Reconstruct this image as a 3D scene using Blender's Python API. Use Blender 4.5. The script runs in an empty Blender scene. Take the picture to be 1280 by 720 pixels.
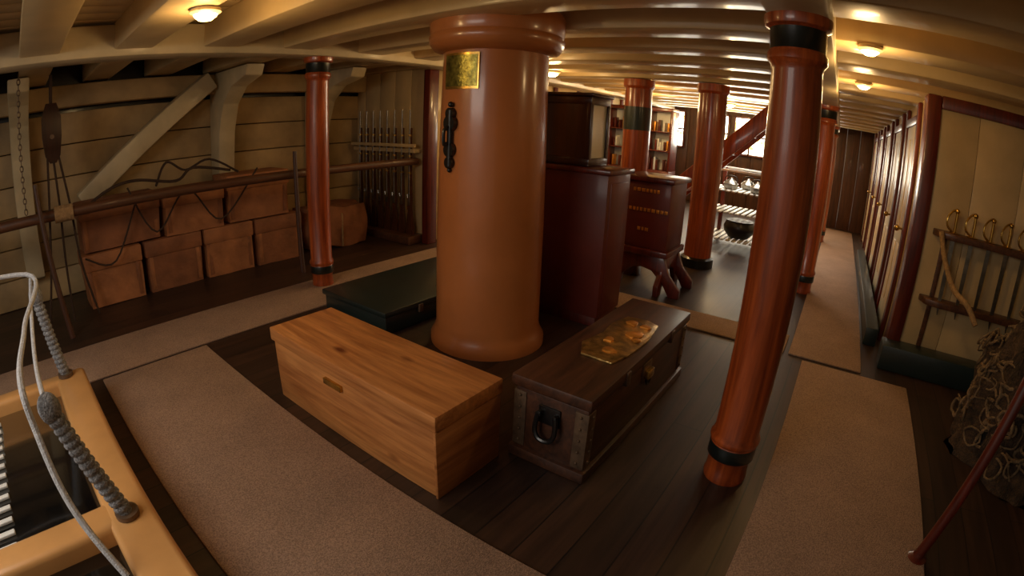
import bpy, bmesh, math, random
from mathutils import Vector, Matrix, Euler, noise
random.seed(7)
S=bpy.context.scene
def lin(c):
    return tuple(((v/255)/12.92 if v/255<=.04045 else ((v/255+.055)/1.055)**2.4) for v in c)+(1,)
# ---------------------------------------------------------------- materials
def base(name):
    m=bpy.data.materials.new(name); m.use_nodes=True; nt=m.node_tree
    return m,nt,nt.nodes['Principled BSDF']
def nz(nt,vec,scale,detail=4,dist=0,rough=.55):
    n=nt.nodes.new('ShaderNodeTexNoise'); n.inputs['Scale'].default_value=scale; n.inputs['Detail'].default_value=detail
    n.inputs['Distortion'].default_value=dist; n.inputs['Roughness'].default_value=rough
    nt.links.new(vec,n.inputs['Vector']); return n
def ramp(nt,fac,stops):
    r=nt.nodes.new('ShaderNodeValToRGB'); e=r.color_ramp.elements
    while len(e)<len(stops): e.new(.5)
    for x,(p,c) in zip(e,stops): x.position=p; x.color=c
    nt.links.new(fac,r.inputs[0]); return r
def mapping(nt,scale=(1,1,1)):
    t=nt.nodes.new('ShaderNodeTexCoord'); m=nt.nodes.new('ShaderNodeMapping'); m.inputs['Scale'].default_value=scale
    nt.links.new(t.outputs['Object'],m.inputs['Vector']); return m.outputs[0]
def bump(nt,b,h,st,dist=.01):
    n=nt.nodes.new('ShaderNodeBump'); n.inputs['Strength'].default_value=st; n.inputs['Distance'].default_value=dist
    nt.links.new(h,n.inputs['Height']); nt.links.new(n.outputs[0],b.inputs['Normal'])
def mul(c,k): return (c[0]*k,c[1]*k,c[2]*k,1)
def mixmul(nt,a,b_,fac=1):
    mm=nt.nodes.new('ShaderNodeMix'); mm.data_type='RGBA'; mm.blend_type='MULTIPLY'; mm.inputs[0].default_value=fac
    nt.links.new(a,mm.inputs[6]); nt.links.new(b_,mm.inputs[7]); return mm.outputs[2]
def mat(name,col,rough=.5,metal=0,coat=0,scale=8,amt=.25,bs=.1,bscale=None,bd=.005,fine=None):
    m,nt,b=base(name); c=lin(col); v=mapping(nt)
    n=nz(nt,v,scale,5); r=ramp(nt,n.outputs[0],[(.3,mul(c,1-amt)),(.7,mul(c,1+amt*.6))]); out=r.outputs[0]
    if fine:
        f=ramp(nt,nz(nt,v,fine,2).outputs[0],[(.35,(.62,.62,.62,1)),(.65,(1.15,1.15,1.15,1))]); out=mixmul(nt,out,f.outputs[0])
    nt.links.new(out,b.inputs['Base Color']); b.inputs['Roughness'].default_value=rough
    b.inputs['Metallic'].default_value=metal; b.inputs['Coat Weight'].default_value=coat; b.inputs['Coat Roughness'].default_value=.14
    if bs: bump(nt,b,nz(nt,v,bscale or scale*4,3).outputs[0],bs,bd)
    return m
def wood(name,c1,c2,axis='X',s=10,rough=.45,coat=0,bs=.15,knots=False,cr=.1,rings=0,rf=.75):
    m,nt,b=base(name); a,d=lin(c1),lin(c2)
    sc=[s,s,s]; sc['XYZ'.index(axis)]=s*.07; v=mapping(nt,tuple(sc))
    n=nz(nt,v,1,6,1.2,.6); n2=nz(nt,v,4,4,.3)
    mx=nt.nodes.new('ShaderNodeMath'); mx.operation='MULTIPLY_ADD'; mx.inputs[1].default_value=.35
    nt.links.new(n2.outputs[0],mx.inputs[0]); 
    m2=nt.nodes.new('ShaderNodeMath'); m2.operation='MULTIPLY'; m2.inputs[1].default_value=.68; nt.links.new(n.outputs[0],m2.inputs[0]); nt.links.new(m2.outputs[0],mx.inputs[2])
    r=ramp(nt,mx.outputs[0],[(.34,a),(.5,tuple((p+q)/2 for p,q in zip(a,d))),(.64,d)])
    out=r.outputs[0]
    if rings:
        w=nt.nodes.new('ShaderNodeTexWave'); w.wave_type='RINGS'; w.rings_direction=axis; w.inputs['Scale'].default_value=rings; w.inputs['Distortion'].default_value=5; w.inputs['Detail'].default_value=3; w.inputs['Detail Scale'].default_value=.6
        sr=[1,1,1]; sr['XYZ'.index(axis)]=.12; nt.links.new(mapping(nt,tuple(sr)),w.inputs['Vector'])
        wr=ramp(nt,w.outputs['Fac'],[(.0,(.55,.5,.45,1)),(.45,(1,1,1,1))]); out=mixmul(nt,out,wr.outputs[0],rf)
    if knots:
        sk=[4,4,4]; sk['XYZ'.index(axis)]=1.6
        kv=nt.nodes.new('ShaderNodeTexVoronoi'); kv.inputs['Scale'].default_value=1.3; nt.links.new(mapping(nt,tuple(sk)),kv.inputs['Vector'])
        kr=ramp(nt,kv.outputs['Distance'],[(.05,(0.3,.16,.1,1)),(.14,(1,1,1,1))]); out=mixmul(nt,out,kr.outputs[0])
    nt.links.new(out,b.inputs['Base Color'])
    b.inputs['Roughness'].default_value=rough; b.inputs['Coat Weight'].default_value=coat; b.inputs['Coat Roughness'].default_value=cr
    bump(nt,b,mx.outputs[0],bs,.004); return m
def emit(name,col,st):
    m,nt,b=base(name); b.inputs['Base Color'].default_value=lin(col); b.inputs['Emission Color'].default_value=lin(col); b.inputs['Emission Strength'].default_value=st; return m
def planks(name,c1,c2,gap,w,h,rough,coat=0):
    m,nt,b=base(name); v=mapping(nt)
    br=nt.nodes.new('ShaderNodeTexBrick'); nt.links.new(v,br.inputs['Vector']); br.inputs['Scale'].default_value=1
    br.inputs['Brick Width'].default_value=w; br.inputs['Row Height'].default_value=h; br.inputs['Mortar Size'].default_value=.004; br.inputs['Mortar Smooth'].default_value=.3
    br.inputs['Color1'].default_value=lin(c1); br.inputs['Color2'].default_value=lin(c2); br.inputs['Mortar'].default_value=lin(gap)
    mp=nt.nodes.new('ShaderNodeMapping'); mp.inputs['Scale'].default_value=(1.5,22,22); nt.links.new(v,mp.inputs[0])
    n=nz(nt,mp.outputs[0],1,5,.8); r=ramp(nt,n.outputs[0],[(.3,(.45,.45,.45,1)),(.7,(1.3,1.3,1.3,1))])
    nt.links.new(mixmul(nt,br.outputs[0],r.outputs[0],.8),b.inputs['Base Color'])
    b.inputs['Roughness'].default_value=rough; b.inputs['Coat Weight'].default_value=coat; b.inputs['Coat Roughness'].default_value=.25
    bump(nt,b,br.outputs['Fac'],-.4,.01); return m

M={}
M['floor']=planks('deck_planks',(66,43,30),(44,29,21),(12,9,8),2.6,.17,.5,.12)
M['cream']=mat('cream_paint',(212,184,134),.42,coat=.25,scale=2.5,amt=.16,bs=.12,bscale=9,bd=.01)
M['creamw']=mat('white_paint_worn',(204,186,148),.5,coat=.1,scale=3,amt=.22,bs=.2,bscale=12,bd=.01)
M['hull']=mat('hull_paint',(180,150,104),.6,scale=2.2,amt=.38,bs=.25,bscale=10,bd=.012)
M['mast']=mat('mast_paint',(184,112,60),.34,coat=.55,scale=1.5,amt=.18,bs=.06,bscale=6)
M['var']=wood('varnished_pine',(120,46,16),(194,92,38),'Z',14,.36,.6,.06,cr=.12,rings=6,rf=.45)
M['mahog']=wood('mahogany',(60,18,10),(110,36,18),'Z',12,.38,.45,.06)
M['redp']=mat('red_oxide_paint',(104,36,22),.5,coat=.15,scale=3,amt=.28,bs=.05)
M['pine']=wood('pine_boards',(152,90,44),(214,146,82),'Y',13,.48,.15,.1,knots=True,rings=7,rf=.15)
M['pinev']=wood('pine_boards_end',(140,82,40),(198,132,74),'X',13,.48,.15,.1)
M['chest']=wood('dark_oak',(44,25,16),(88,52,32),'X',12,.5,.22,.25,cr=.25)
M['iron']=mat('iron_fittings',(112,90,70),.5,metal=.45,scale=20,amt=.45,bs=.2)
M['black']=mat('black_iron',(16,15,15),.4,coat=.3,scale=20,amt=.3,bs=.15)
M['blackp']=mat('black_band_paint',(18,26,24),.35,coat=.4,scale=10,bs=.03)
M['brass']=mat('brass',(200,160,80),.25,metal=.9,scale=14,amt=.3,bs=.1)
M['plaq']=mat('engraved_brass',(196,160,96),.28,metal=.8,scale=22,amt=.7,bs=.6,bscale=50)
M['plaq2']=mat('tarnished_brass',(140,132,62),.28,metal=.8,scale=30,amt=.7,bs=.5,bscale=60)
M['mat']=mat('coir_matting',(174,142,118),.95,scale=3,amt=.13,bs=.8,bscale=200,bd=.01,fine=170)
M['green']=mat('green_black_paint',(26,40,38),.45,coat=.3,scale=4,bs=.05)
M['yellow']=mat('buff_coaming_paint',(214,160,98),.35,coat=.5,scale=4,amt=.12,bs=.05)
M['glass']=mat('hatch_glass',(10,12,14),.06,coat=1,scale=2,amt=.3,bs=0)
M['canvas']=mat('tan_crate',(164,104,62),.7,scale=5,amt=.34,bs=.4,bscale=16,bd=.02)
M['canvas2']=mat('brown_crate',(140,86,52),.7,scale=5,amt=.34,bs=.4,bscale=16,bd=.02)
M['rope']=mat('hemp_rope',(158,124,82),.9,scale=30,amt=.35,bs=.8,bscale=90,bd=.01)
M['drope']=mat('tarred_rope',(62,42,28),.9,scale=30,amt=.35,bs=.8,bscale=90,bd=.01)
M['grope']=mat('grey_rope_cover',(150,152,156),.8,scale=60,amt=.4,bs=.9,bscale=160,bd=.01,fine=120)
M['wrope']=mat('white_rope',(200,202,205),.8,scale=60,amt=.25,bs=.8,bscale=160,bd=.01)
M['dwood']=wood('dark_spar',(58,34,20),(104,64,38),'X',14,.5,.2,.1)
M['dwoodz']=wood('dark_pole',(50,28,18),(88,52,32),'Z',14,.5,.2,.1)
M['gun']=wood('walnut_stock',(52,26,14),(96,54,30),'Z',20,.35,.5,.06)
M['steel']=mat('gun_steel',(150,144,132),.3,metal=.9,scale=20,amt=.3,bs=.05)
M['gold']=mat('gold_leaf',(232,160,70),.35,metal=.6,scale=20,bs=.05)
M['white']=mat('white_slats',(235,238,235),.4,scale=8,amt=.1,bs=.02)
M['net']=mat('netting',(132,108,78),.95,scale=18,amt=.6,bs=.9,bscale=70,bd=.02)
M['netd']=mat('netting_mass',(72,54,38),.95,scale=9,amt=.8,bs=.9,bscale=30,bd=.05)  # dark brown for the mass beneath the net loops
M['lamp']=emit('lamp_glass',(255,222,130),20)
M['glow']=mat('deck_lamp_rim',(235,215,170),.4,bs=0)
M['darkwood']=wood('ebony_case',(34,18,12),(62,32,20),'Z',12,.3,.6,.05)
m,nt,b=base('window_daylight'); v=mapping(nt); n=nz(nt,v,7,4); r=ramp(nt,n.outputs[0],[(.34,lin((70,90,40))),(.42,lin((230,205,120))),(.5,lin((255,250,235)))])
nt.links.new(r.outputs[0],b.inputs['Emission Color']); b.inputs['Emission Strength'].default_value=8; M['win']=m
m,nt,b=base('lantern_glass'); b.inputs['Base Color'].default_value=lin((230,225,205)); b.inputs['Roughness'].default_value=.15; b.inputs['Transmission Weight'].default_value=.6; M['lglass']=m

# ---------------------------------------------------------------- mesh builder
class MB:
    def __init__(s,name,*mats):
        s.name=name; s.bm=bmesh.new(); s.mats=list(mats)
    def _add(s,t,mi,smooth):
        for f in t.faces: f.material_index=mi; f.smooth=smooth
        me=bpy.data.meshes.new('t'); t.to_mesh(me); t.free(); s.bm.from_mesh(me); bpy.data.meshes.remove(me)
    def box(s,lo,hi,mi=0,bev=.006,rot=None,seg=2):
        t=bmesh.new(); bmesh.ops.create_cube(t,size=1)
        lo,hi=Vector(lo),Vector(hi); c=(lo+hi)/2; d=hi-lo
        for v in t.verts: v.co=Vector((v.co.x*d.x,v.co.y*d.y,v.co.z*d.z))
        if bev: bmesh.ops.bevel(t,geom=t.edges[:],offset=min(bev,min(d)*.45),segments=seg,affect='EDGES',profile=.5)
        mt=Matrix.Translation(c)@(Euler(rot).to_matrix().to_4x4() if rot else Matrix())
        bmesh.ops.transform(t,matrix=mt,verts=t.verts[:]); s._add(t,mi,False); return s
    def soft(s,lo,hi,mi=0,amp=.02,k=.16,fr=4):
        t=bmesh.new(); bmesh.ops.create_cube(t,size=2); bmesh.ops.subdivide_edges(t,edges=t.edges[:],cuts=11,use_grid_fill=True)
        lo,hi=Vector(lo),Vector(hi); c=(lo+hi)/2; d=(hi-lo)/2
        for v in t.verts:
            q=v.co.copy(); sp=q.normalized()*1.25
            q=q*(1-k)+sp*k; w=Vector((q.x*d.x,q.y*d.y,q.z*d.z))+c
            w+=noise.noise_vector(w*fr)*amp; w.z=max(w.z,lo.z); v.co=w
        s._add(t,mi,True); return s
    def beam(s,p,q,w,h,mi=0,bev=.01,upv=(0,0,1)):
        p,q=Vector(p),Vector(q); d=(q-p); L=d.length; x=d.normalized(); y=Vector(upv).cross(x).normalized(); z=x.cross(y)
        t=bmesh.new(); bmesh.ops.create_cube(t,size=1)
        for v in t.verts: v.co=Vector((v.co.x*L,v.co.y*w,v.co.z*h))
        if bev: bmesh.ops.bevel(t,geom=t.edges[:],offset=bev,segments=2,affect='EDGES',profile=.5)
        mt=Matrix((x,y,z)).transposed().to_4x4(); mt.translation=(p+q)/2
        bmesh.ops.transform(t,matrix=mt,verts=t.verts[:]); s._add(t,mi,False); return s
    def lathe(s,prof,c=(0,0,0),mi=0,seg=36,axis=None,bands=None):
        t=bmesh.new(); n=seg; rings=[]
        for r,z in prof:
            rings.append([t.verts.new((max(r,1e-4)*math.cos(2*math.pi*i/seg),max(r,1e-4)*math.sin(2*math.pi*i/seg),z)) for i in range(n)])
        for k in range(len(rings)-1):
            for i in range(seg):
                j=(i+1)%n; t.faces.new((rings[k][i],rings[k][j],rings[k+1][j],rings[k+1][i]))
        t.faces.new(rings[0][::-1]); t.faces.new(rings[-1])
        m=Matrix.Translation(c)
        if axis is not None: m=m@Vector((0,0,1)).rotation_difference(Vector(axis)).to_matrix().to_4x4()
        bmesh.ops.transform(t,matrix=m,verts=t.verts[:])
        for f in t.faces: f.material_index=mi; f.smooth=True
        if bands:
            for f in t.faces:
                z=f.calc_center_median().z-c[2]
                for z0,z1,bi in bands:
                    if z0<=z<=z1: f.material_index=bi
        me=bpy.data.meshes.new('t'); t.to_mesh(me); t.free(); s.bm.from_mesh(me); bpy.data.meshes.remove(me); return s
    def cyl(s,p,q,r,mi=0,seg=16,r2=None):
        p,q=Vector(p),Vector(q); L=(q-p).length
        return s.lathe([(r,0),(r if r2 is None else r2,L)],tuple(p),mi,seg,axis=(q-p).normalized())
    def ball(s,c,r,mi=0,sc=(1,1,1),seg=16):
        t=bmesh.new(); bmesh.ops.create_uvsphere(t,u_segments=seg,v_segments=seg//2+2,radius=r)
        for v in t.verts: v.co=Vector(c)+Vector((v.co.x*sc[0],v.co.y*sc[1],v.co.z*sc[2]))
        s._add(t,mi,True); return s
    def tube(s,pts,r,mi=0,seg=8,closed=False,smoothn=0):
        pts=[Vector(p) for p in pts]
        if smoothn:
            out=[]; n=len(pts)
            for i in range(n if closed else n-1):
                p0=pts[(i-1)%n] if (closed or i>0) else pts[0]; p1=pts[i]; p2=pts[(i+1)%n]; p3=pts[(i+2)%n] if (closed or i+2<n) else pts[-1]
                for k in range(smoothn):
                    u=k/smoothn
                    out.append(.5*((2*p1)+(-p0+p2)*u+(2*p0-5*p1+4*p2-p3)*u*u+(-p0+3*p1-3*p2+p3)*u**3))
            if not closed: out.append(pts[-1])
            pts=out
        n=len(pts); rs=r if isinstance(r,(list,tuple)) else [r]*n
        if len(rs)!=n: rs=[rs[min(len(rs)-1,int(i*len(rs)/n))] for i in range(n)]
        t=bmesh.new(); rings=[]; prev=None
        for i,p in enumerate(pts):
            a=pts[(i-1)%n] if (closed or i>0) else p; b_=pts[(i+1)%n] if (closed or i<n-1) else p
            d=(b_-a).normalized()
            if prev is None: u=d.orthogonal().normalized()
            else:
                u=(prev-d*prev.dot(d)); u=u.normalized() if u.length>1e-6 else d.orthogonal().normalized()
            prev=u; w=d.cross(u)
            rings.append([t.verts.new(p+(u*math.cos(2*math.pi*k/seg)+w*math.sin(2*math.pi*k/seg))*rs[i]) for k in range(seg)])
        for i in range(n if closed else n-1):
            for k in range(seg):
                A_,B_=rings[i],rings[(i+1)%n]
                t.faces.new((A_[k],A_[(k+1)%seg],B_[(k+1)%seg],B_[k]))
        if not closed: t.faces.new(rings[0][::-1]); t.faces.new(rings[-1])
        s._add(t,mi,True); return s
    def loft(s,secs,mi=0,smooth=False):
        t=bmesh.new(); R=[[t.verts.new(p) for p in q] for q in secs]; n=len(R[0])
        for a,b_ in zip(R[:-1],R[1:]):
            for k in range(n): t.faces.new((a[k],a[(k+1)%n],b_[(k+1)%n],b_[k]))
        t.faces.new(R[0][::-1]); t.faces.new(R[-1]); bmesh.ops.recalc_face_normals(t,faces=t.faces[:])
        s._add(t,mi,smooth); return s
    def extr(s,poly,axis,a0,a1,mi=0,bev=0):
        ax='XYZ'.index(axis)
        def P(q,a):
            l=list(q); l.insert(ax,a); return Vector(l)
        t=bmesh.new(); A_=[t.verts.new(P(q,a0)) for q in poly]; B_=[t.verts.new(P(q,a1)) for q in poly]; n=len(poly)
        t.faces.new(A_[::-1]); t.faces.new(B_)
        for k in range(n): t.faces.new((A_[k],A_[(k+1)%n],B_[(k+1)%n],B_[k]))
        bmesh.ops.recalc_face_normals(t,faces=t.faces[:])
        if bev: bmesh.ops.bevel(t,geom=t.edges[:],offset=bev,segments=2,affect='EDGES',profile=.5)
        s._add(t,mi,False); return s
    def done(s,sharp=38):
        me=bpy.data.meshes.new(s.name)
        xs=[v.co for v in s.bm.verts]
        lo=Vector([min(v[i] for v in xs) for i in range(3)]); hi=Vector([max(v[i] for v in xs) for i in range(3)])
        o=Vector(((lo.x+hi.x)/2,(lo.y+hi.y)/2,lo.z))
        for v in s.bm.verts: v.co-=o
        s.bm.normal_update(); s.bm.to_mesh(me); s.bm.free()
        for m in s.mats: me.materials.append(M[m])
        me.set_sharp_from_angle(angle=math.radians(sharp))
        ob=bpy.data.objects.new(s.name,me); S.collection.objects.link(ob); ob.location=o
        return ob

# ---------------------------------------------------------------- room shell
MB('floor','floor').box((-3,-3.2,-.1),(13,6.4,0),bev=0).done()
cl=MB('ceiling','cream')
y=-3.2
while y<6.35:
    cl.box((-3,y,2.325),(13,y+.2-.006,2.4),bev=.004); y+=.2
cl.done()
bx=[-.55,.15,.85,1.55,2.25,3.02,3.72,4.42,5.12,5.82,6.52,7.22,7.92,8.62,9.4,10.2,11.0]
for x in bx:
    w=.15
    MB('deck_beam','cream').box((x-w,-3.06,2.12),(x+w,5.78,2.325),bev=.018).done()
MB('carlin','creamw').box((-3,3.83,2.07),(11.5,4.09,2.3),bev=.02).done()
MB('carlin','creamw').box((-3,.07,2.02),(11.5,.33,2.3),bev=.02).done()
hw=MB('wall_port','hull','black')
hw.box((-3,5.92,0),(12,6.0,2.4),1,bev=0)  # black backing sheet puts the shade of the hull gaps into colour
zs=[0,.3,.6,.9,1.2,1.52,1.84]
for a_,b_ in zip(zs[:-1],zs[1:]): hw.box((-3,5.8,a_+.004),(12,5.93,b_-.004),0,bev=.012)
hw.done()
MB('trim_shelf','hull').box((-3,5.62,1.88),(11.5,5.79,2.1),bev=.02).done()
hs=MB('wall_starboard','hull')
for a_,b_ in zip(zs+[1.84],zs[1:]+[2.35]): hs.box((-3,-3.2,a_+.004),(12,-3.08,b_-.004),0,bev=.012)
hs.done()
for x in (.0,2.3,3.6):
    k=MB('hanging_knee','creamw')
    k.extr([(5.79,.25),(5.79,2.11),(4.75,2.11),(4.8,2.0),(5.15,1.92),(5.38,1.75),(5.5,1.45),(5.56,.9),(5.6,.3)],'X',x-.1,x+.1,0,.015); k.done()
MB('diagonal_rider','creamw').beam((.62,5.6,.93),(2.12,5.55,2.03),.2,.18,0,.02,(0,1,0)).done()
pb=MB('wall_port_bulkhead','cream')
yy=4.42
while yy<5.75:
    pb.box((4.36,yy,0),(4.44,min(yy+.3,5.8)-.004,2.12),bev=.006); yy+=.3
pb.done()
MB('trim_port_jamb','mahog').box((4.28,4.32,0),(4.44,4.42,2.1),bev=.012).done()
sb=MB('wall_starboard_bulkhead','cream')
yy=-.7
while yy>-3.0:
    sb.box((4.24,max(yy-.42,-3.07)+.003,0),(4.32,yy,2.12),bev=.006); yy-=.42
sb.done()
MB('trim_starboard_jamb','mahog').box((4.2,-.78,0),(4.4,-.66,2.12),bev=.015).done()
MB('baseboard_starboard_bulkhead','green').box((4.02,-2.9,0),(4.235,-.62,.2),bev=.012).done()
MB('trim_head_rail','mahog').box((4.19,-3.06,2.02),(4.24,-.78,2.12),bev=.008).done()
ds=[4.75,5.95,7.2,8.5,9.8]
for name,y,yi in (('wall_starboard_cabins',-.7,1),('wall_port_cabins',4.44,-1)):
    w=MB(name,'cream'); y0,y1=sorted((y,y-yi*.06)); w.box((4.45,y0,0),(11.55,y1,2.12),0,bev=.004); w.done()
for i,x in enumerate(ds):
    for sy,yy in ((1,-.698),(-1,4.438)):
        d=MB('door_%d'%(i+1 if sy>0 else i+6),'mahog','cream','brass','creamw')
        Y=lambda a_,b_: sorted((yy+sy*a_,yy+sy*b_))
        f0,f1=Y(0,.02); d.box((x+.05,f0,.03),(x+.73,f1,1.92),3,bev=.006)
        f0,f1=Y(0,.04)
        for xx in (x,x+.78): d.box((xx-.05,f0,0),(xx+.05,f1,2.1),0,bev=.01)
        d.box((x,f0,1.92),(x+.78,f1,2.0),0,bev=.01)
        g0,g1=Y(.012,.03)
        for za,zb in ((.28,.85),(.98,1.8)):
            for xa,xb in ((x+.13,x+.36),(x+.42,x+.65)): d.box((xa,g0,za),(xb,g1,zb),1,bev=.01)
        d.ball((x+.1,yy+sy*.08,1.0),.028,2); d.cyl((x+.1,yy+sy*.02,1.0),(x+.1,yy+sy*.08,1.0),.01,2)
        d.done()
ws=MB('wall_stern','dwoodz')
y=-3.1
while y<5.9: ws.box((11.6,y,0),(11.7,min(y+.3,5.9)-.006,2.4),bev=.006); y+=.3
ws.done()
for i,(yc,hw_) in enumerate(((3.95,.36),(2.85,.3),(2.05,.36),(.9,.3))):
    w=MB('window_%d'%(i+1),'win','mahog')
    w.box((11.55,yc-hw_,1.25),(11.58,yc+hw_,2.02),0,bev=0)
    for a_ in (-hw_,0,hw_): w.box((11.51,yc+a_-.018,1.2),(11.595,yc+a_+.018,2.07),1,bev=.004)
    for z_ in (1.22,1.64,2.05): w.box((11.51,yc-hw_-.02,z_-.018),(11.595,yc+hw_+.02,z_+.018),1,bev=.004)
    w.done()
def mt(name,lo,hi):
    MB(name,'mat').box((lo[0],lo[1],.0),(hi[0],hi[1],.014),bev=.005).done()
mt('floor_mat',(.28,-.6),(1.10,3.42))
mt('floor_mat',(-.9,3.46),(4.3,4.12))
mt('floor_mat',(1.3,-.86),(3.75,-.0))
mt('floor_mat',(3.82,-.48),(11.3,.12))
mt('floor_mat',(3.82,.16),(4.22,3.4))
MB('side_coaming','green').box((4.5,-.62,0),(8.5,-.5,.16),bev=.01).done()

# ---------------------------------------------------------------- mast
mx,my=2.65,2.08
ms=MB('mast','mast')
ms.lathe([(.40,0),(.40,.05),(.375,.09),(.36,.14),(.355,.8),(.345,1.4),(.335,1.94)],(mx,my,0),0,64)
ms.lathe([(.34,1.93),(.40,1.95),(.43,1.99),(.435,2.03),(.425,2.05),(.43,2.07),(.435,2.17),(.42,2.2),(.35,2.22),(.35,2.32)],(mx,my,0),0,64)
ms.done()
def patch(mb,r,a0,a1,z0,z1,th,mi):
    n=8; secs=[]
    for i in range(n+1):
        a=math.radians(a0+(a1-a0)*i/n); c,s_=math.cos(a),math.sin(a)
        secs.append([(mx+r*c,my+r*s_,z0),(mx+(r+th)*c,my+(r+th)*s_,z0),(mx+(r+th)*c,my+(r+th)*s_,z1),(mx+r*c,my+r*s_,z1)])
    mb.loft(secs,mi)
pq=MB('brass_plaque','plaq2','brass'); patch(pq,.338,158,202,1.69,1.91,.012,1); patch(pq,.342,160,200,1.705,1.895,.012,0); pq.done()
hk=MB('iron_hook_plate','black')
an=math.radians(172); c_,s_=math.cos(an),math.sin(an); tx,ty=-s_,c_
def hp(u,z,o=.36): return (mx+o*c_+tx*u,my+o*s_+ty*u,z-.04)
for z,r in ((1.58,.035),(1.52,.05),(1.36,.045),(1.28,.035)): hk.cyl(hp(0,z,.345),hp(0,z,.375),r,0,20)
hk.cyl(hp(0,1.26,.358),hp(0,1.6,.358),.022,0,12)
hk.ball(hp(0,1.635,.36),.018,0); hk.ball(hp(0,1.235,.36),.015,0)
hk.tube([hp(0,1.5,.37),hp(0,1.48,.405),hp(0,1.43,.41),hp(0,1.39,.405),hp(0,1.4,.385)],.011,0,8,smoothn=4)
hk.done()

# ---------------------------------------------------------------- pillars
def pillar(x,y,zt,k=1.0,name='pillar'):
    p=MB(name,'var','blackp')
    b0,b1=.13,.20; t0,t1=zt-.135,zt-.05
    prof=[(.104,0),(.108,.02),(.102,.05),(.101,b0-.02),(.112,b0-.004),(.114,b0),(.114,b1),(.112,b1+.004),(.12,b1+.02),(.12,b1+.035),(.106,b1+.06),
      (.108,.7),(.112,1.1),(.110,1.5),(.104,t0-.08),(.108,t0-.06),(.124,t0-.04),(.124,t0-.015),(.114,t0),(.116,t1),(.136,t1+.01),(.14,t1+.025),(.14,zt)]
    p.lathe([(r*k,z) for r,z in prof],(x,y,0),0,40,bands=[(b0,b1,1),(t0,t1,1)])
    return p.done()
pillar(2.1,.2,2.02); pillar(2.52,3.95,2.07,.95); pillar(5.75,.2,2.02,1.05); pillar(9.4,.2,2.02,1.05); pillar(5.9,3.95,2.07,1.05)
for (x,y,bn) in ((5.85,1.5,[(0,.11,2)]),(5.85,2.42,[(1.49,1.79,1),(0,.11,2)])):
    p=MB('bitt_post','var','green','black')
    p.lathe([(.2,.0),(.2,.1),(.165,.12),(.16,.4),(.165,1.2),(.165,1.5),(.168,1.5),(.168,1.78),(.165,1.78),(.165,2.0),(.19,2.03),(.19,2.11)],(x,y,0),0,36,bands=bn); p.done()
ld=MB('companion_ladder','var')
P0,P1=Vector((6.3,2.75,0)),Vector((6.3,.55,2.2))
for dx in (0,.5): ld.beam(P0+Vector((dx,0,0.1)),P1+Vector((dx,0,0)),.05,.2,0,.008,(0,-.7,.7))
for i in range(1,8):
    q=P0.lerp(P1,i/8.5)+Vector((.25,0,.03)); ld.box(q-Vector((.24,.1,.015)),q+Vector((.24,.1,.015)),0,.005)
ld.done()

# ---------------------------------------------------------------- pine bench
pb=MB('pine_bench_box','pine','pinev','brass')
x0,x1,y0,y1=1.17,1.60,1.16,2.44
pb.box((x0+.015,y0+.015,.0),(x1-.015,y1-.015,.345),0,bev=.005)
pb.box((x0+.006,y0+.006,.0),(x1-.006,y0+.02,.345),1,bev=.003)
pb.box((x0,y0,.35),(x1,y1,.425),0,bev=.008)
pb.box((x0-.002,y0+.62,.285),(x0+.02,y0+.76,.315),2,bev=.002)
pb.done()
# sea chest
sc=MB('sea_chest','chest','iron','black','brass')
x0,x1,y0,y1=1.66,2.95,.76,1.13
sc.box((x0-.02,y0-.02,0),(x1+.02,y1+.02,.06),0,bev=.01)
sc.box((x0,y0,.05),(x1,y1,.375),0,bev=.006)
sc.box((x0-.018,y0-.018,.382),(x1+.018,y1+.018,.44),0,bev=.012)
for (cx,sx) in ((x0,1),(x1,-1)):
    for cy,sy in ((y0,1),(y1,-1)):
        a_,b_=sorted((cx-sx*.006,cx+sx*.06)); c2,d2=sorted((cy-sy*.006,cy+sy*.06))
        sc.box((a_,c2,.07),(b_,d2,.36),1,bev=.003)
        for z in (.1,.16,.22,.28,.34):
            sc.ball((cx+sx*.03,cy-sy*.008,z),.007,1,seg=8); sc.ball((cx-sx*.008,cy+sy*.03,z),.007,1,seg=8)
for ex,sx in ((x0,-1),(x1,1)):
    sc.box((min(ex,ex+sx*.01),.89,.24),(max(ex,ex+sx*.01),1.0,.33),2,bev=.003)
    for ya in (.895,.975): sc.box((min(ex,ex+sx*.035),ya,.285),(max(ex,ex+sx*.035),ya+.02,.31),2,bev=.004)
    sc.tube([(ex+sx*.03,.9,.3),(ex+sx*.04,.895,.22),(ex+sx*.045,.92,.18),(ex+sx*.045,.97,.18),(ex+sx*.04,.995,.22),(ex+sx*.03,.99,.3)],.012,2,8,smoothn=4)
for x in (2.0,2.62): sc.box((x-.02,y0-.026,.36),(x+.02,y0-.002,.43),1,bev=.003)
sc.box((2.24,y0-.008,.26),(2.36,y0+.01,.36),1,bev=.004); sc.tube([(2.27,y0-.02,.3),(2.27,y0-.02,.26),(2.3,y0-.02,.235),(2.33,y0-.02,.26),(2.33,y0-.02,.3)],.007,2,8,smoothn=3)
sc.box((2.262,y0-.035,.275),(2.338,y0-.006,.325),3,bev=.006)
sc.done()
bp=MB('brass_map_plate','plaq','gold')
bp.extr([(1.99,.83),(2.12,.80),(2.35,.79),(2.58,.82),(2.62,.9),(2.6,1.02),(2.45,1.05),(2.3,1.03),(2.12,1.06),(2.0,1.0)],'Z',.441,.453,0,.004)
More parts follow.
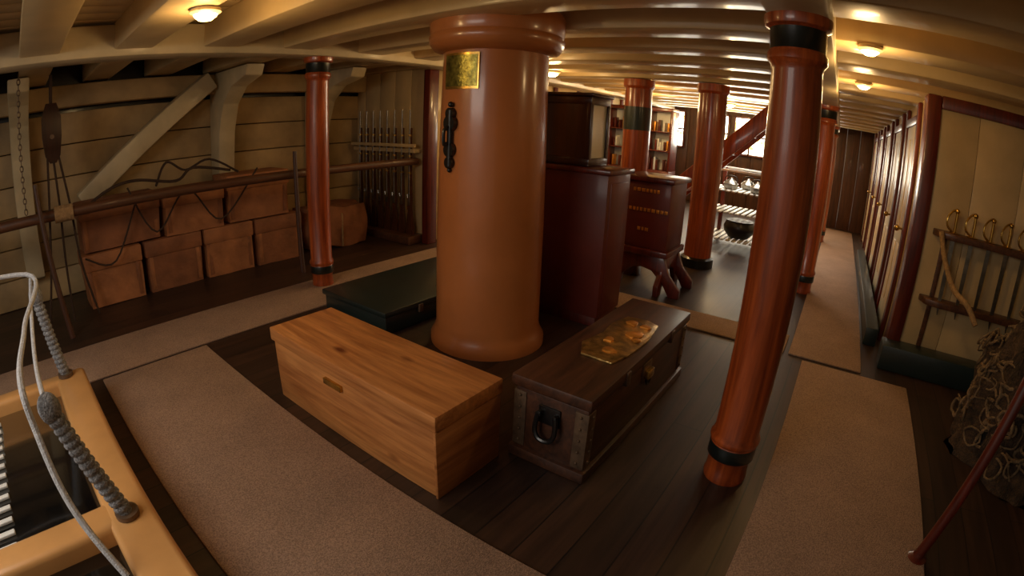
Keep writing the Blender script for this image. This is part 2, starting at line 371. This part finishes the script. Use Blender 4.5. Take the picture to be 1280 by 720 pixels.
for (x,y,r) in ((2.1,.9,.04),(2.22,.96,.03),(2.36,.88,.05),(2.5,.95,.035),(2.3,.84,.025),(2.5,.87,.03)):
    pts=[(x+r*random.uniform(.6,1.5)*math.cos(q*math.pi/4),y+r*random.uniform(.6,1.3)*math.sin(q*math.pi/4)) for q in range(8)]
    bp.extr(pts,'Z',.452,.462,1,.002)  # raised gold pieces imitate orange reflections on the plate
bp.done()
gl=MB('green_locker','green','iron')
gl.box((2.17,2.62,0),(3.7,3.38,.13),0,bev=.006); gl.box((2.15,2.6,.135),(3.72,3.4,.18),0,bev=.01)
for x in (2.5,3.2): gl.box((x-.02,2.59,.1),(x+.02,2.61,.16),1,bev=.002)
gl.done()

# ---------------------------------------------------------------- red cabinet & lantern case
rc=MB('red_cabinet','redp','mahog','brass')
x0,x1,y0,y1=3.3,3.7,1.55,2.5
rc.box((x0+.02,y0+.02,0),(x1-.02,y1-.02,.08),1,bev=.004); rc.box((x0,y0,.08),(x1,y1,1.16),0,bev=.008)
rc.box((x0-.025,y0-.025,1.16),(x1+.025,y1+.025,1.2),1,bev=.01)
rc.box((x0+.05,y0-.008,.16),(x1-.05,y0+.01,1.1),0,bev=.006)
rc.done()
lc=MB('lantern_case','darkwood','lglass','brass')
x0,x1,y0,y1=3.34,3.66,1.74,2.18; z0,z1=1.202,1.72
lc.box((x0,y0,z0),(x1,y1,z0+.06),0,bev=.008); lc.box((x0,y0,z1-.06),(x1,y1,z1),0,bev=.008); lc.box((x0-.02,y0-.02,z1),(x1+.02,y1+.02,z1+.025),0,bev=.008)
for x in (x0+.02,x1-.02):
    for y in (y0+.02,y1-.02): lc.box((x-.02,y-.02,z0+.05),(x+.02,y+.02,z1-.05),0,bev=.003)
lc.box((x0+.012,y0+.04,z0+.05),(x0+.02,y1-.04,z1-.05),0,bev=0)
lc.box((x0+.04,y0+.014,z0+.05),(x1-.04,y0+.018,z1-.05),1,bev=0)
lc.lathe([(.06,0),(.07,.02),(.03,.06),(.05,.1),(.055,.2),(.03,.26),(.04,.3),(.01,.34)],((x0+x1)/2,y0+.12,z0+.06),2,20)
lc.done()
bb=MB('lettered_arms_chest','redp','mahog','gold')
x0,x1,y0,y1=4.42,4.9,1.44,1.92
bb.box((x0,y0,.42),(x1,y1,1.04),0,bev=.01); bb.box((x0-.03,y0-.03,1.04),(x1+.03,y1+.03,1.09),1,bev=.012); bb.box((x0-.03,y0-.03,.36),(x1+.03,y1+.03,.42),1,bev=.012)
ym=(y0+y1)/2
for z,L in ((.96,.26),(.78,.40),(.6,.12)):
    y=ym+L/2
    while y>ym-L/2:
        w=random.uniform(.02,.035); bb.box((x0-.006,y-w,z-.016),(x0+.003,y,z+.016),2,bev=.001); y-=w+.012
for y in (y0+.03,y1-.03):
    bb.extr([(4.35,0),(4.35,.1),(4.42,.2),(4.45,.36),(4.87,.36),(4.9,.2),(4.97,.1),(4.97,0),(4.87,0),(4.83,.1),(4.76,.2),(4.66,.24),(4.57,.2),(4.49,.1),(4.45,0)],'Y',y-.025,y+.025,1,.006)
for x in (4.45,4.87):
    bb.extr([(1.26,0),(1.26,.08),(1.38,.2),(1.45,.36),(1.9,.36),(1.95,.22),(2.02,.1),(2.02,0),(1.92,0),(1.87,.12),(1.76,.22),(1.66,.24),(1.56,.22),(1.44,.12),(1.36,0)],'X',x-.025,x+.025,1,.006)
bb.done()
dt=MB('display_table','mahog','white','steel','black')
x0,x1,y0,y1=7.05,7.85,.85,1.75
for x in (x0+.04,x1-.04):
    for y in (y0+.04,y1-.04): dt.box((x-.03,y-.03,0),(x+.03,y+.03,1.1),0,bev=.006)
for z in (.12,.5,.8):
    y=y0+.02
    while y<y1: dt.box((x0,y,z),(x1,y+.05,z+.02),1,bev=.004); y+=.085
for y in (y0+.02,y1-.05): dt.box((x0,y,1.08),(x1,y+.03,1.11),1,bev=.004)
for x in (x0+.01,x1-.04): dt.box((x,y0,1.08),(x+.03,y1,1.11),1,bev=.004)
for q in ((7.25,1.1),(7.3,1.5),(7.6,1.3)):
    dt.lathe([(.07,0),(.1,.02),(.11,.08),(.07,.12),(.03,.14),(.02,.16),(.0,.17)],(q[0],q[1],.82),2,24); dt.tube([(q[0],q[1]-.09,.9),(q[0],q[1]-.07,1.0),(q[0],q[1]+.07,1.0),(q[0],q[1]+.09,.9)],.008,3,6,smoothn=4)
dt.done()
cp=MB('iron_cauldron','black'); cp.lathe([(.05,0),(.15,.02),(.22,.1),(.23,.18),(.2,.24),(.21,.26),(.19,.26)],(7.3,1.3,.142),0,28); cp.done()
gc=MB('glazed_cabinet','mahog','white','lglass','gold')
gc.box((8.9,3.0,0),(9.3,4.3,.8),0,bev=.01); gc.box((9.25,3.0,.8),(9.3,4.3,1.9),1,bev=.004); gc.box((8.9,3.0,1.88),(9.3,4.3,1.95),0,bev=.008)
for y in (3.0,3.43,3.86,4.26): gc.box((8.9,y,.8),(9.3,y+.04,1.9),0,bev=.004)
for z in (1.15,1.5): gc.box((8.95,3.02,z),(9.26,4.28,z+.02),0,bev=.002)
for i in range(26):
    y=3.07+i*.045; 
    for z in (.8,1.17,1.52):
        if random.random()<.55: gc.box((9.08,y,z),(9.22,y+.035,z+random.uniform(.14,.24)),random.choice((0,3,1,1)),bev=.003)
gc.done()

# ---------------------------------------------------------------- hatch lower left
hc=MB('hatch_coaming','yellow','glass','white')
X0,X1=-1.3,.16; zt=.24
hc.box((X1-.2,.2,0),(X1,3.2,zt),0,bev=.03,seg=3)
hc.box((X0,.2,0),(X0+.18,3.2,zt),0,bev=.03,seg=3)
for a_,b_ in ((3.08,3.2),(1.66,1.82),(.2,.36)): hc.box((X0,a_,0),(X1,b_,zt-.003),0,bev=.03,seg=3)
hc.box((X0+.1,.3,0),(X1-.1,3.15,.15),1,bev=.01)
for i in range(13):
    y=1.88+i*.09; hc.box((-.95,y,.15),(-.46,y+.03,.165),2,bev=.004)  # pale slats laid on the glass imitate a reflected grating
hc.done()
rs=MB('rope_barrier','grope','wrope','iron')
def stan(b_,t_):
    b_,t_=Vector(b_),Vector(t_); d=(t_-b_).normalized(); L=(t_-b_).length
    rs.cyl(b_,b_+Vector((0,0,.02)),.05,2,16); rs.tube([b_,t_],.03,0,14)
    for i in range(int((L-.05)/.03)): rs.lathe([(.03,0),(.036,.008),(.036,.018),(.03,.026)],b_+d*(.03+i*.03),0,14,axis=d)
    rs.ball(t_,.045,0,(1,1,1.3))
stan((.03,3.12,.242),(-.03,3.12,.74)); stan((.05,1.68,.242),(-.08,1.76,.70))
rs.tube([(-.9,3.12,.9),(-.06,3.12,.87),(-.11,2.4,.80),(-.15,1.8,.82),(-.15,1.68,.66),(-.13,1.55,.45),(-.06,1.38,.245)],.013,1,8,smoothn=8)
rs.tube([(-.04,3.12,.84),(-.1,2.4,.66),(-.09,1.80,.72)],.011,1,8,smoothn=6)
rs.done()

# ---------------------------------------------------------------- crates along hull
pk=MB('crate_stack','canvas','canvas2','drope')
for j,(a_,b_,c,d,mi) in enumerate(((.48,1.08,.0,.5,0),(1.13,1.74,.0,.5,1),(1.78,2.34,.0,.5,0),(2.38,2.96,.0,.5,1),
                    (.5,1.33,.52,.96,1),(1.37,2.03,.51,.94,0),(2.08,2.82,.52,1.0,0))):
    dy=random.uniform(0,.08); F0=5.0+dy
    pk.soft((a_+.01,F0,c),(b_-.01,5.46,d),mi,.012,.04,3.5)
    pk.box((a_-.005,F0-.015,d-.15),(b_+.005,5.46,d+.005),mi,bev=.012)
    pk.box((a_+.03,F0-.004,c+.03),(a_+.07,F0+.02,d-.15),1-mi,bev=.004); pk.box((b_-.07,F0-.004,c+.03),(b_-.03,F0+.02,d-.15),1-mi,bev=.004)
pk.done()
rr=MB('rope_lashing','drope')
rr.tube([(.5,4.97,.9),(.8,4.95,1.06),(1.1,5.02,1.1),(1.5,4.97,1.04),(1.7,5.0,1.14),(2.1,4.98,1.07)],.014,0,8,smoothn=6)
rr.tube([(1.3,5.0,1.02),(1.45,5.1,1.22),(1.65,5.1,1.12),(1.9,5.05,1.2),(2.2,5.0,1.04)],.012,0,8,smoothn=6)
rr.tube([(1.0,4.97,1.05),(1.25,4.94,.6),(1.6,4.94,.95),(1.95,4.94,.6),(2.4,4.95,1.06)],.009,0,8,smoothn=6)
rr.tube([(.5,4.95,.5),(.8,4.94,.42),(1.1,4.95,.98)],.009,0,8,smoothn=6)
rr.done()
MB('spar','dwood','rope').tube([(-.9,4.72,.96),(4.27,4.5,1.0)],[.045,.045],0,14).tube([(.25,4.673,.97),(.42,4.667,.97)],.07,1,14).done()
for (x,y,z,dx,dy) in ((.2,4.45,1.25,-.1,.08),(2.6,4.45,1.22,0,.05)):
    MB('boat_pole','dwoodz').tube([(x,y,0),(x+dx,y+dy,z)],[.028,.02],0,10).done()
bl=MB('block_and_tackle','darkwood','drope','iron')
bl.loft([[(.3-w,4.9-t,z),(.3+w,4.9-t,z),(.3+w,4.9+t,z),(.3-w,4.9+t,z)] for w,t,z in ((.03,.03,1.38),(.07,.05,1.44),(.09,.06,1.6),(.09,.06,1.76),(.05,.035,1.88))],0)
bl.cyl((.3,4.83,1.6),(.3,4.97,1.6),.02,2,12); bl.tube([(.3,4.9,1.86),(.3,4.9,2.12)],.016,1,8)
for dx in (-.05,0,.05): bl.tube([(.3+dx,4.87,1.45),(.32+dx*2,4.86,1.0),(.3+dx*3,4.85,.5),(.28+dx*5,4.84,.02)],.011,1,8,smoothn=5)
bl.done()
ch=MB('hanging_chain','iron')
for i in range(26):
    z=2.1-i*.042; a=i%2
    ch.tube([(.0+(.014*math.cos(t*math.pi/4) if a else 0),4.6+(0 if a else .014*math.cos(t*math.pi/4)),z+.026*math.sin(t*math.pi/4)) for t in range(8)],.005,0,6,closed=True)
ch.done()
ck=MB('storage_bundle','canvas2','rope'); ck.soft((3.1,5.0,0),(3.9,5.5,.5),0,.05,.25,4); ck.tube([(3.5,4.98,.02),(3.5,4.975,.4),(3.5,5.1,.5)],.012,1); ck.done()

# ---------------------------------------------------------------- musket rack
mr=MB('musket_rack','dwood','cream','gun','steel','brass')
mr.box((4.22,4.5,1.1),(4.355,5.7,1.15),1,bev=.006); mr.box((4.18,4.46,1.17),(4.22,5.7,1.21),1,bev=.004); mr.box((4.1,4.46,0),(4.355,5.75,.1),0,bev=.01)
def musket(g,y):
    x=4.24; dz=-.1
    def sec(z,hx,hy,ox=0): return [(x+ox-hx,y-hy,z+dz),(x+ox+hx,y-hy,z+dz),(x+ox+hx,y+hy,z+dz),(x+ox-hx,y+hy,z+dz)]
    g.loft([sec(.2,.022,.055),sec(.26,.022,.055),sec(.42,.02,.035),sec(.52,.018,.022),sec(.62,.02,.026),sec(.9,.018,.02),sec(1.5,.015,.015)],2)
    g.cyl((x-.012,y,.52),(x-.012,y,1.62),.015,3,10,r2=.011)
    g.box((x-.03,y-.02,.46),(x-.015,y+.02,.58),3,bev=.004); g.tube([(x-.02,y,.58),(x-.05,y,.6),(x-.05,y-.01,.56)],.007,3,6)
    g.tube([(x,y+.03,.5),(x,y+.05,.46),(x,y+.045,.4),(x,y+.02,.37)],.005,4,6)
    for z in (.85,1.05,1.3): g.lathe([(.022,0),(.022,.02)],(x-.006,y,z),4,12)
for i in range(8): musket(mr,4.58+i*.14)
mr.done()
cr=MB('cutlass_rack','dwood','steel','brass')
for z,xx in ((1.08,.14),(.56,.12)):
    cr.extr([(4.239,-.84),(4.239-xx,-.88),(4.239-xx-.03,-1.0),(4.239-xx,-2.8),(4.239,-2.8)],'Z',z,z+.05,0,.008)
def cutlass(g,y):
    x=4.14
    g.loft([[(x-.004,y-.018,z),(x+.004,y-.018,z),(x+.004,y+.018*k,z),(x-.004,y+.018*k,z)] for z,k in ((.5,-.6),(.6,.6),(.8,1),(1.14,1))],1)
    g.tube([(x,y,1.14),(x,y,1.28)],.013,2,10)
    g.lathe([(.045,0),(.05,.006),(.03,.012)],(x,y,1.13),2,16)
    g.tube([(x,y+.02,1.14),(x-.01,y+.07,1.18),(x-.01,y+.075,1.24),(x,y+.04,1.29),(x,y,1.31)],.009,2,8,smoothn=4); g.ball((x,y,1.295),.02,2)
for i in range(11): cutlass(cr,-1.0-i*.16)
for y in (-.95,-1.9,-2.75): cr.box((4.22,y-.02,.2),(4.239,y+.02,1.1),0,bev=.003)
cr.done()
ro=MB('draped_rope','rope')
ro.tube([(4.07,-.88,1.13),(3.98,-.93,.95),(3.85,-1.02,.78),(3.7,-1.12,.72),(3.62,-1.2,.62)],.022,0,10,smoothn=6); ro.done()
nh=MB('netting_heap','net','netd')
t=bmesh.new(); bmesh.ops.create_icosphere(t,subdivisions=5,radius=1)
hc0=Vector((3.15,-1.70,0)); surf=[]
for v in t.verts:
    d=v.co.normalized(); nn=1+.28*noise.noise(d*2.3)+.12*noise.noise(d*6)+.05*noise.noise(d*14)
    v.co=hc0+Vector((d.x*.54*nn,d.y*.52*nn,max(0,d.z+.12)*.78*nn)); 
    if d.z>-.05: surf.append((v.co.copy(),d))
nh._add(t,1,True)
for i in range(300):
    c,d=random.choice(surf); r=random.uniform(.03,.075); d=(d+Vector((random.gauss(0,.35),random.gauss(0,.35),random.gauss(0,.35)))).normalized()
    b1=d.orthogonal().normalized(); b2=d.cross(b1); c=c+d*.008
    pts=[c+(b1*math.cos(q*math.pi/4)+b2*math.sin(q*math.pi/4))*r*random.uniform(.6,1.4) for q in range(8)]
    for q in pts: q.z=max(q.z,.015)
    nh.tube(pts,random.uniform(.006,.012),0,6,closed=True,smoothn=2)
nh.done()
rsn=MB('red_stanchion','mahog'); rsn.lathe([(.05,0),(.05,.015),(.03,.03),(.026,.05)],(1.9,-.82,0),0,20); rsn.tube([(1.9,-.82,.03),(1.98,-.99,1.05)],.026,0,14); rsn.ball((1.98,-.99,1.06),.035,0); rsn.done()

# ---------------------------------------------------------------- lamps (mounted on beam undersides)
def lamp(x,y,z,pw=10,k=1.0):
    l=MB('deck_lamp','glow','lamp'); l.lathe([(.075*k,-.03),(.095*k,-.018),(.09*k,0.0)],(x,y,z),0,28); l.lathe([(.01,-.07*k),(.04*k,-.065*k),(.066*k,-.045*k),(.075*k,-.025)],(x,y,z),1,24); l.done()
    ld_=bpy.data.lights.new('deck_lamp_bulb','POINT'); ld_.energy=pw; ld_.color=(1,.64,.28); ld_.shadow_soft_size=.07
    lo=bpy.data.objects.new('deck_lamp_bulb',ld_); lo.location=(x,y,z-.16); S.collection.objects.link(lo)
lamp(.95,2.6,2.118,9,.9)
lamp(2.9,-.12,2.118,8,.75); lamp(4.32,-.14,2.118,9,.75)
lamp(3.72,2.9,2.118,10); lamp(5.12,3.2,2.118,10); lamp(6.52,2.6,2.118,16); lamp(7.92,3.2,2.118,24); lamp(8.62,1.9,2.118,24); lamp(10.2,2.4,2.118,20)  # aft lamps added to warm the far deck, not known fixtures
def area(name,loc,size,pw,col,rot=(0,0,0)):
    l=bpy.data.lights.new(name,'AREA'); l.shape='RECTANGLE'; l.size,l.size_y=size; l.energy=pw; l.color=col
    o=bpy.data.objects.new(name,l); o.location=loc; o.rotation_euler=rot; S.collection.objects.link(o); return o
area('overhead_fill',(-1.4,1.8,2.1),(1.4,2.0),48,(1,.9,.8),(0,math.radians(-35),0))  # unseen area light added out of frame, stands in for daylight from above
area('table_fill',(7.57,1.3,2.3),(.35,.9),34,(1,.97,.9))  # area light added under the closed deck to brighten the display table
area('stern_fill',(11.3,1.8,1.6),(.8,3.5),45,(1,.9,.74),(0,math.radians(90),0))  # extra area light added inboard of the stern windows for warm reflections
w=bpy.data.worlds.new('World'); S.world=w; w.use_nodes=True
w.node_tree.nodes['Background'].inputs[0].default_value=(.95,.8,.62,1); w.node_tree.nodes['Background'].inputs[1].default_value=.2

# ---------------------------------------------------------------- camera (fisheye action-cam lens)
p,r,a=[math.radians(v) for v in (18.5,2.5,35.35)]
h=Vector((math.cos(a),math.sin(a),0)); fw=h*math.cos(p)+Vector((0,0,-math.sin(p)))
rt=Vector((math.sin(a),-math.cos(a),0)); up=rt.cross(fw)
R=rt*math.cos(r)+up*math.sin(r); U=-rt*math.sin(r)+up*math.cos(r)
cd=bpy.data.cameras.new('camera'); co=bpy.data.objects.new('camera',cd); S.collection.objects.link(co)
mw=Matrix((R,U,-fw)).transposed().to_4x4(); mw.translation=(0,0,1.5); co.matrix_world=mw
cd.sensor_fit='HORIZONTAL'; cd.sensor_width=36; cd.sensor_height=20.25; cd.lens=15.5; cd.clip_start=.02
cd.type='PANO'
F=643; Fm=F*36/1280
cd.panorama_type='FISHEYE_LENS_POLYNOMIAL'; cd.fisheye_fov=math.radians(200)
cd.fisheye_polynomial_k0=0; cd.fisheye_polynomial_k1=-1/Fm; cd.fisheye_polynomial_k2=0; cd.fisheye_polynomial_k3=0; cd.fisheye_polynomial_k4=0
S.camera=co
S.view_settings.view_transform='Standard'; S.view_settings.look='None'
